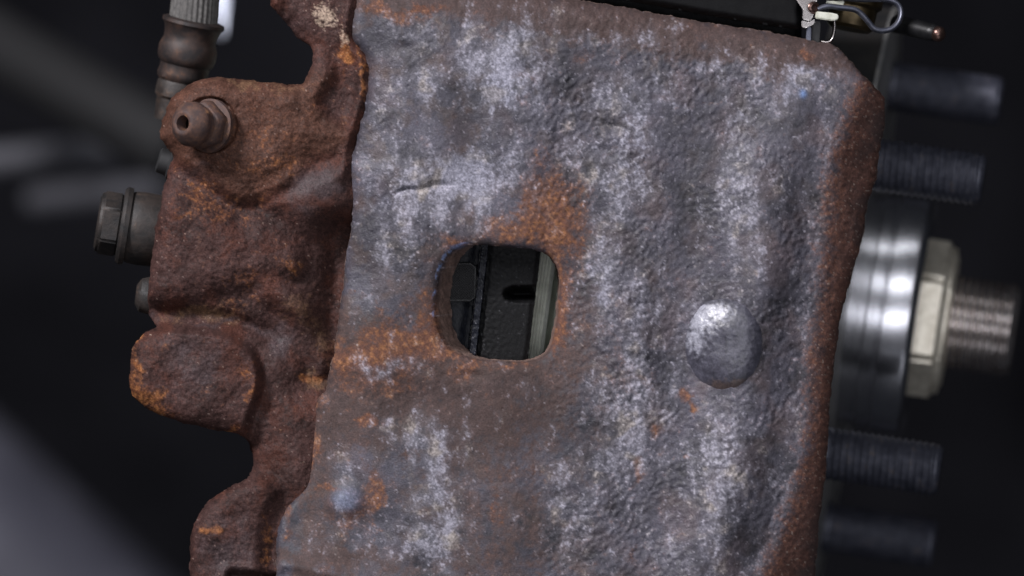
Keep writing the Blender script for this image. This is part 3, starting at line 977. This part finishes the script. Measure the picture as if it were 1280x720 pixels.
# ribbed rubber: fluted cylinder
bm = bmesh.new()
segs = 168
rings = []
for i in range(10):
    x = -0.001 + 0.024 * i / 9
    ring = []
    for k in range(segs):
        a = 2 * math.pi * k / segs
        rr = 30.5 * u * (1 + 0.03 * math.cos(28 * a)) * (1 + .01 * math.sin(i * 2.1))
        ring.append(bm.verts.new((x, rr * math.cos(a), rr * math.sin(a))))
    rings.append(ring)
for i in range(9):
    for k in range(segs):
        bm.faces.new((rings[i][k], rings[i][(k + 1) % segs], rings[i + 1][(k + 1) % segs], rings[i + 1][k]))
bmesh.ops.recalc_face_normals(bm, faces=bm.faces)
bm.transform(mt)
me = bpy.data.meshes.new('ribbed_hose')
bm.to_mesh(me)
bm.free()
link('ribbed_hose', me, M_hose, hose_t)
col_ax = (P(216, 160, 200) - h1).normalized()
mt = frame((0, 0, 0), col_ax)
lathe('crimp_collar', [(-2 * u, 35 * u), (0, 40 * u), (4 * u, 40.5 * u), (8 * u, 37 * u), (18 * u, 34.5 * u), (26 * u, 34 * u), (30 * u, 36 * u), (36 * u, 38 * u), (48 * u, 38 * u), (55 * u, 36 * u), (58 * u, 32.5 * u),
                       (66 * u, 32 * u), (70 * u, 33 * u), (76 * u, 33 * u), (80 * u, 30 * u)], M_collar, hose_t, 56, mt, wob=0.008)
lathe('hose_fitting', [(78 * u, 29 * u), (84 * u, 31.5 * u), (100 * u, 31.5 * u), (104 * u, 28 * u), (132 * u, 27 * u), (134 * u, 20 * u)], M_bolt, hose_t, 40, mt, wob=.01)

# ================================================================== wheel hub, axle, disc
HD = 600.0
hub_o = P(1095, 388, HD)
a_ = Vector((1, -0.125, -0.15)).normalized()
HM = frame(hub_o, a_)
U = S * (D + HD * S) / D
HR = HM.to_3x3().to_4x4()

hub = thing('wheel_hub', 'bright steel wheel hub with dark studs behind the right edge of the caliper', 'wheel hub', hub_o)
lathe('hub_flange', [(-90 * U, 120 * U), (-100 * U, 366 * U), (-94 * U, 374 * U), (-30 * U, 376 * U), (-27 * U, 366 * U), (-29 * U, 352 * U), (-36 * U, 346 * U), (-36 * U, 160 * U), (-38 * U, 120 * U)], M_flange, hub, 128, HR)
lathe('rim_ring', [(-33 * U, 373 * U), (-32 * U, 378 * U), (-27 * U, 378 * U), (-25 * U, 374 * U), (-25 * U, 366 * U), (-28 * U, 364 * U)], M_steel_dull, hub, 128, HR)
lathe('pilot_ring', [(-38 * U, 147 * U), (-6 * U, 147 * U), (-4 * U, 150.5 * U), (10 * U, 150.5 * U), (11 * U, 148 * U), (14 * U, 148 * U), (16 * U, 153 * U), (46 * U, 153 * U), (52 * U, 150 * U), (55 * U, 145 * U), (55 * U, 128 * U), (40 * U, 118 * U), (40 * U, 70 * U)], M_steel, hub, 128, HR, wob=0.0006)
near = (HR @ Vector((0, 0, 1)))
for i, ang in enumerate([36, -36, 108, -108, 180]):
    aa = math.radians(ang)
    # local -Y points towards the viewer
    yy = -298 * U * math.cos(aa)
    zz = 298 * U * math.sin(aa)
    M = HR @ Matrix.Translation((-36 * U, yy, zz))
    st = thread('wheel_stud', 0.0, 150 * U, 32 * U, 8.2 * U, 2.6 * U, M_stud, hub, M, 40, 7 * U, 0.003, 14 * U)
    lathe('stud_collar', [(-1 * U, 38 * U), (7 * U, 38 * U), (9 * U, 35 * U)], M_stud, st, 32, M)

axle = thing('axle_shaft', 'threaded brownish steel axle end sticking out of the hub nut', 'axle', hub_o + a_ * 60 * U)
M0 = HR
thread('threaded_end', 0 * U, 116 * U, 59 * U, 9.0 * U, 3.6 * U, M_axle, axle, M0, 72, 9 * U, 0.0015)
nut = thing('axle_nut', 'pale plated hexagon axle nut clamped against the hub', 'nut', hub_o + a_ * 78 * U)
hexhead('hexagon_body', -34 * U, 16 * U, 102 * U, M_nut, nut, HR, math.radians(30))
lathe('nut_collar', [(-40 * U, 90 * U), (-33 * U, 90 * U), (-31 * U, 88 * U), (-31 * U, 60 * U)], M_nutback, nut, 64, HR)

disc = thing('brake_disc', 'brake disc with a finely grooved grey edge seen through the square opening', 'brake disc', hub_o - a_ * 350 * U)
prof = []
RD = 479
x = -62.0
prof.append((x * U, (RD - 90) * U))
prof.append((x * U, (RD - 3) * U))
prof.append(((x + 3) * U, RD * U))
k = 0
while x < -8:
    x += 1.75
    prof.append(((x + 3) * U, (RD + (0.8 if k % 2 else -1.0)) * U))
    k += 1
for p in [(-3, RD - 3), (-3, RD - 60), (12, RD - 60), (12, RD - 3), (15, RD), (60, RD), (63, RD - 3), (63, RD - 90)]:
    prof.append((p[0] * U, p[1] * U))
for p in [(63, 300), (290, 290), (296, 280), (296, 150), (280, 150), (280, 270), (50, 270), (-62, RD - 92)]:
    prof.append((p[0] * U, p[1] * U))
lathe('disc_rotor', prof, M_disc, disc, 256, HR, closed=False)

# ================================================================== pads behind the opening
def flat_col(base, var=0.4, rough=0.5, flecks=0.4, size=5):
    def f(x, y):
        n = fbm(x, y, size, 3, 111)
        n2 = fbm(x, y, 2.6, 2, 112)
        C = np.array(base)[None, :] * (1 + var * n)[:, None]
        C = mix3(C, np.array([0.2, 0.2, 0.22]), ss(0.42, 0.6, n2 * 0.8 + n * 0.5) * flecks)
        return np.clip(C, 0.002, 0.6), np.clip(rough + 0.2 * n, 0.2, 0.95)
    return f


pad_loc = P(630, 380, 130)
pad = thing('brake_pad', 'black brake pad with a side notch seen through the square opening', 'brake pad', pad_loc)
# everything leans with the wheel axis
lean = lambda y: -(y - 380) * 0.115
fb = [(603, 120), (668, 120), (668, 640), (603, 640)]
fb = [(px + lean(py), py) for px, py in fb]
sd_fb = SDF(fb, 1, 2, box=(540, 100, 740, 660))
sd_notch = SDF([(700, 357), (640, 358), (631, 362), (629, 368), (632, 374), (640, 377), (700, 378)], 1, 1, pad=30)
fricH = lambda x, y: -62 * ss(-2, 11, sd_notch(x, y)) - 3 * (1 - ss(0, 7, np.maximum(sd_fb(x, y), 0))) + fbm(x, y, 4.5, 3, 121) * 1.6 * ss(655, 600, x - lean(y)) + fbm(x, y, 5, 3, 122) * 0.6
relief('friction_block', sd_fb, (560, 120, 710, 640), 1.5, fricH, flat_col((0.0045, 0.0045, 0.005), 0.6, 0.6, 0.2), 120, M_blackpart, pad, rings=3, base_dep=60, wallmix=False)
bp_ = [(594, 110), (602, 110), (602, 650), (594, 650)]
bp_ = [(px + lean(py), py) for px, py in bp_]
sd_bp = SDF(bp_, 1, 1.0, box=(560, 105, 640, 655))
relief('backing_plate', sd_bp, (560, 110, 640, 650), 1.2, lambda x, y: fbm(x, y, 6, 3, 123) * 1.8, flat_col((0.008, 0.009, 0.014), 0.6, 0.4, 0.7), 120, M_blackpart, pad, rings=3, base_dep=54, wallmix=False)
sh = [(540, 110), (592, 110), (592, 650), (540, 650)]
sh = [(px + lean(py), py) for px, py in sh]
sd_sh = SDF(sh, 1, 2.0, box=(500, 105, 640, 655))
relief('shim', sd_sh, (505, 110, 640, 650), 2.0, lambda x, y: -4 * ss(575, 590, x - lean(y)) + fbm(x, y, 12, 2, 124) * .6, flat_col((0.003, 0.004, 0.008), 0.4, 0.4, 0.05), 100, M_blackpart, pad, rings=2, base_dep=78, wallmix=False)
tb = [(560, 329), (588, 329), (595, 334), (594, 372), (588, 376), (556, 376)]
sd_tb = SDF(tb, 1, 1.0, pad=10)
def tabH(x, y):
    return 1.1 * (np.sin((x + y) * 1.9) + np.sin((x - y) * 1.9)) * 0.5
def tabC(x, y):
    g = 0.5 + 0.25 * (np.sin((x + y) * 1.9) + np.sin((x - y) * 1.9))
    C = np.array([0.018, 0.018, 0.019])[None, :] * (0.5 + 1.3 * g)[:, None]
    e = ss(2.2, 0.4, sd_tb(x, y))
    C = mix3(C, np.array([0.12, 0.12, 0.12]), e * 0.5)
    return C, np.full(len(x), 0.5)
relief('shim_tab', sd_tb, (552, 325, 600, 380), 0.6, tabH, tabC, 8, M_blackpart, pad, rings=2, base_dep=62, wallmix=False)

# ================================================================== black bracket above the bridge
brk = thing('caliper_bracket', 'glossy black bracket arm above the sloping top edge of the caliper', 'bracket', P(850, -20, 120))
bk = [(560, -90), (1010, -90), (1006, 0), (1001, 14), (1003, 34), (996, 37), (900, 22), (780, 0), (660, -22), (560, -40)]
sd_bk = SDF(bk, 1, 3, box=(540, -110, 1040, 60))
relief('bracket_arm', sd_bk, (550, -90, 1015, 50), 3.0, lambda x, y: -8 * (1 - ss(0, 7, np.maximum(sd_bk(x, y), 0))) + fbm(x, y, 30, 3, 131) * 1.0, flat_col((0.004, 0.004, 0.0045), 0.4, 0.55, 0.0), 160, M_blackbracket, brk, rings=3, base_dep=60, wallmix=False)
bk2 = [(560, -90), (1000, -90), (1002, 60), (900, 48), (780, 22), (560, -10)]
sd_bk2 = SDF(bk2, 1, 3, box=(540, -110, 1040, 80))
relief('bracket_web', sd_bk2, (550, -90, 1015, 70), 4.0, lambda x, y: -5 * (1 - ss(0, 6, np.maximum(sd_bk2(x, y), 0))), flat_col((0.004, 0.004, 0.005), 0.4, 0.5, 0.0), 120, M_blackbracket, brk, rings=2, base_dep=120, wallmix=False)


# ================================================================== pad clip and spring
def plate(name, pts, dep0, thick, m, parent, n=1, bev=1.2):
    """bent or flat sheet piece cut to an outline, with rounded edges"""
    q = smooth_loop(pts, n) if n > 1 else np.array(pts, float)
    bm = bmesh.new()
    vf = [bm.verts.new(P(x, y, dep0)) for x, y in q]
    f = bm.faces.new(vf)
    r = bmesh.ops.extrude_face_region(bm, geom=[f])
    vb = [v for v in r['geom'] if isinstance(v, bmesh.types.BMVert)]
    for v in vb:
        v.co.y += thick * S
    bmesh.ops.recalc_face_normals(bm, faces=bm.faces)
    bmesh.ops.bevel(bm, geom=[e for e in bm.edges], offset=bev * S, segments=2, affect='EDGES')
    bm.transform(Matrix.Translation(-Vector(parent.location)))
    me = bpy.data.meshes.new(name)
    bm.to_mesh(me)
    bm.free()
    return link(name, me, m, parent, smooth=False)


clip = thing('pad_clip', 'shiny folded steel pad clip above the top right corner of the caliper', 'clip', P(1020, 25, 60))
plate('clip_leaf', [(988, -40), (1024, -40), (1021, 2), (1016, 22), (1012, 27), (1003, 24), (1004, 12), (994, -2), (985, -12)], 42, 9, M_clip, clip)
plate('clip_foot', [(1002, 25), (1011, 28), (1019, 23), (1018, 30), (1008, 35), (1002, 34)], 40, 10, M_clip, clip)
plate('pale_tab', [(1020, 14), (1040, 16), (1048, 18), (1048, 24), (1042, 26), (1019, 23)], 34, 12, M_tab, clip)
plate('upper_tab', [(1032, 1), (1056, 1), (1054, 8), (1034, 6)], 60, 14, M_tab, clip)
lathe('eyelet', [(0, 4 * u), (1.5 * u, 7.5 * u), (3.5 * u, 8 * u), (5 * u, 6.5 * u), (5.5 * u, 4.5 * u), (2 * u, 3.5 * u)], M_copper, clip, 28,
      Matrix.Translation(P(1016, 10, 40) - Vector(clip.location)) @ frame((0, 0, 0), Vector((0.35, -1, 0))))
tube('clip_hook', [P(1042, 22, 50), P(1043, 32, 50), P(1042, 42, 50), P(1039, 50, 50), P(1033, 53, 50), P(1026, 52, 50)], 2.4 * S, M_clip, clip, 12, ry=8 * S)
plate('dark_leg', [(1009, 33), (1014, 33), (1014, 58), (1007, 58)], 44, 12, M_wire, clip)
plate('dark_post', [(1016, 26), (1026, 27), (1024, 58), (1015, 58)], 50, 14, M_black, clip)

spring = thing('spring_wire', 'dark looped flat spring reaching right from the pad clip', 'spring', P(1090, 20, 70))
tube('spring_loop', [P(1022, 12, 42), P(1034, 8, 42), P(1050, 9.5, 44), P(1068, 12, 46), P(1078, 19, 48), P(1086, 28, 50), P(1093, 36, 52), P(1103, 38.5, 54), P(1114, 36, 56), P(1122, 29, 58), P(1126, 19, 60), P(1124, 8, 62), P(1115, 1, 62), P(1100, -1, 60), P(1070, -1, 60), P(1040, -5, 60)],
     3.7 * S, M_wire, spring, 14, ry=9 * S)
brass = thing('backing_tube', 'dull brass coloured cylinder behind the looped spring', 'tube', P(1070, -5, 150))
mt = frame((0, 0, 0), Vector((0.2, 0.05, 1)))
lathe('tube_body', [(-44 * u, 26 * u), (-40 * u, 30 * u), (-16 * u, 31 * u), (-12 * u, 36 * u), (60 * u, 36 * u)], M_brass, brass, 40, mt)

pin = thing('slide_pin', 'small dark pin with a bright rounded red tip at the top right', 'pin', P(1175, 43, 150))
pa = (P(1175, 43, 150) - P(1120, 30, 200)).normalized()
mt = frame((0, 0, 0), pa)
lathe('pin_shaft', [(-75 * u, 12 * u), (-14 * u, 11.5 * u), (-8 * u, 10.5 * u), (-5 * u, 8 * u)], M_black, pin, 32, mt)
lathe('pin_tip', [(-6 * u, 9.5 * u), (-3 * u, 10 * u), (1 * u, 9.5 * u), (4 * u, 7 * u), (5.5 * u, 3.5 * u), (4.8 * u, .6 * u)], M_copper, pin, 32, mt)

# ================================================================== blurred suspension behind
def rod(name, label, cat, p0, p1, r, m, seg=40, ends=None):
    t = thing(name, label, cat, p0)
    d = p1 - p0
    mt = frame((0, 0, 0), d)
    L_ = d.length
    lathe(name.split('_')[-1] + '_body', [(0, r * .7), (r * .2, r * .95), (r * .5, r), (L_ - r * .5, r), (L_ - r * .2, r * .95), (L_, r * .7)], m, t, seg, mt)
    if ends:
        for e in ends:
            lathe('end_bush', [(e[0] * L_ - e[1] * .5, e[2]), (e[0] * L_ - e[1] * .4, e[2] * 1.08), (e[0] * L_ + e[1] * .4, e[2] * 1.08), (e[0] * L_ + e[1] * .5, e[2])], M_armdark, t, seg, mt)
    return t


def PB(px, py, m_):
    return P(px, py, m_ / S)


rod('tie_rod', 'blurred grey steel rod, upper of the pair at the left edge', 'rod', PB(-160, 214, .75), PB(150, 186, .7), 19 * S * 1.7, M_rod)
rod('stabiliser_link', 'blurred grey steel rod, lower of the pair at the left edge', 'rod', PB(40, 250, .85), PB(200, 236, .8), 17 * S * 1.8, M_rod)
rod('strut_tube', 'blurred dark grey tube running diagonally at the upper left', 'tube', PB(-120, -10, .6), PB(230, 190, .5), 46 * S * 1.5, M_armdark)
rod('control_arm', 'blurred pale lilac grey suspension arm crossing the lower left corner', 'arm', PB(-320, 420, 1.2), PB(260, 960, 1.2), 140 * S * 2.2, M_armlight, 64)

# small bright lamp glimpsed beside the hose
lm = bpy.data.materials.new('lamp_glow')
lm.use_nodes = True
b = lm.node_tree.nodes['Principled BSDF']
b.inputs['Base Color'].default_value = (0.8, 0.8, 0.85, 1)
b.inputs['Emission Color'].default_value = (0.75, 0.8, 1.0, 1)
b.inputs['Emission Strength'].default_value = 1.6
t = thing('inspection_lamp', 'small bluish white lamp glimpsed beside the brake hose at the top', 'lamp', PB(276, 28, .45))
lathe('lamp_lens', [(-22 * u, 1 * u), (0, 5 * u), (30 * u, 9 * u), (120 * u, 14 * u)], lm, t, 24, frame((0, 0, 0), Vector((-.03, 0, 1))))
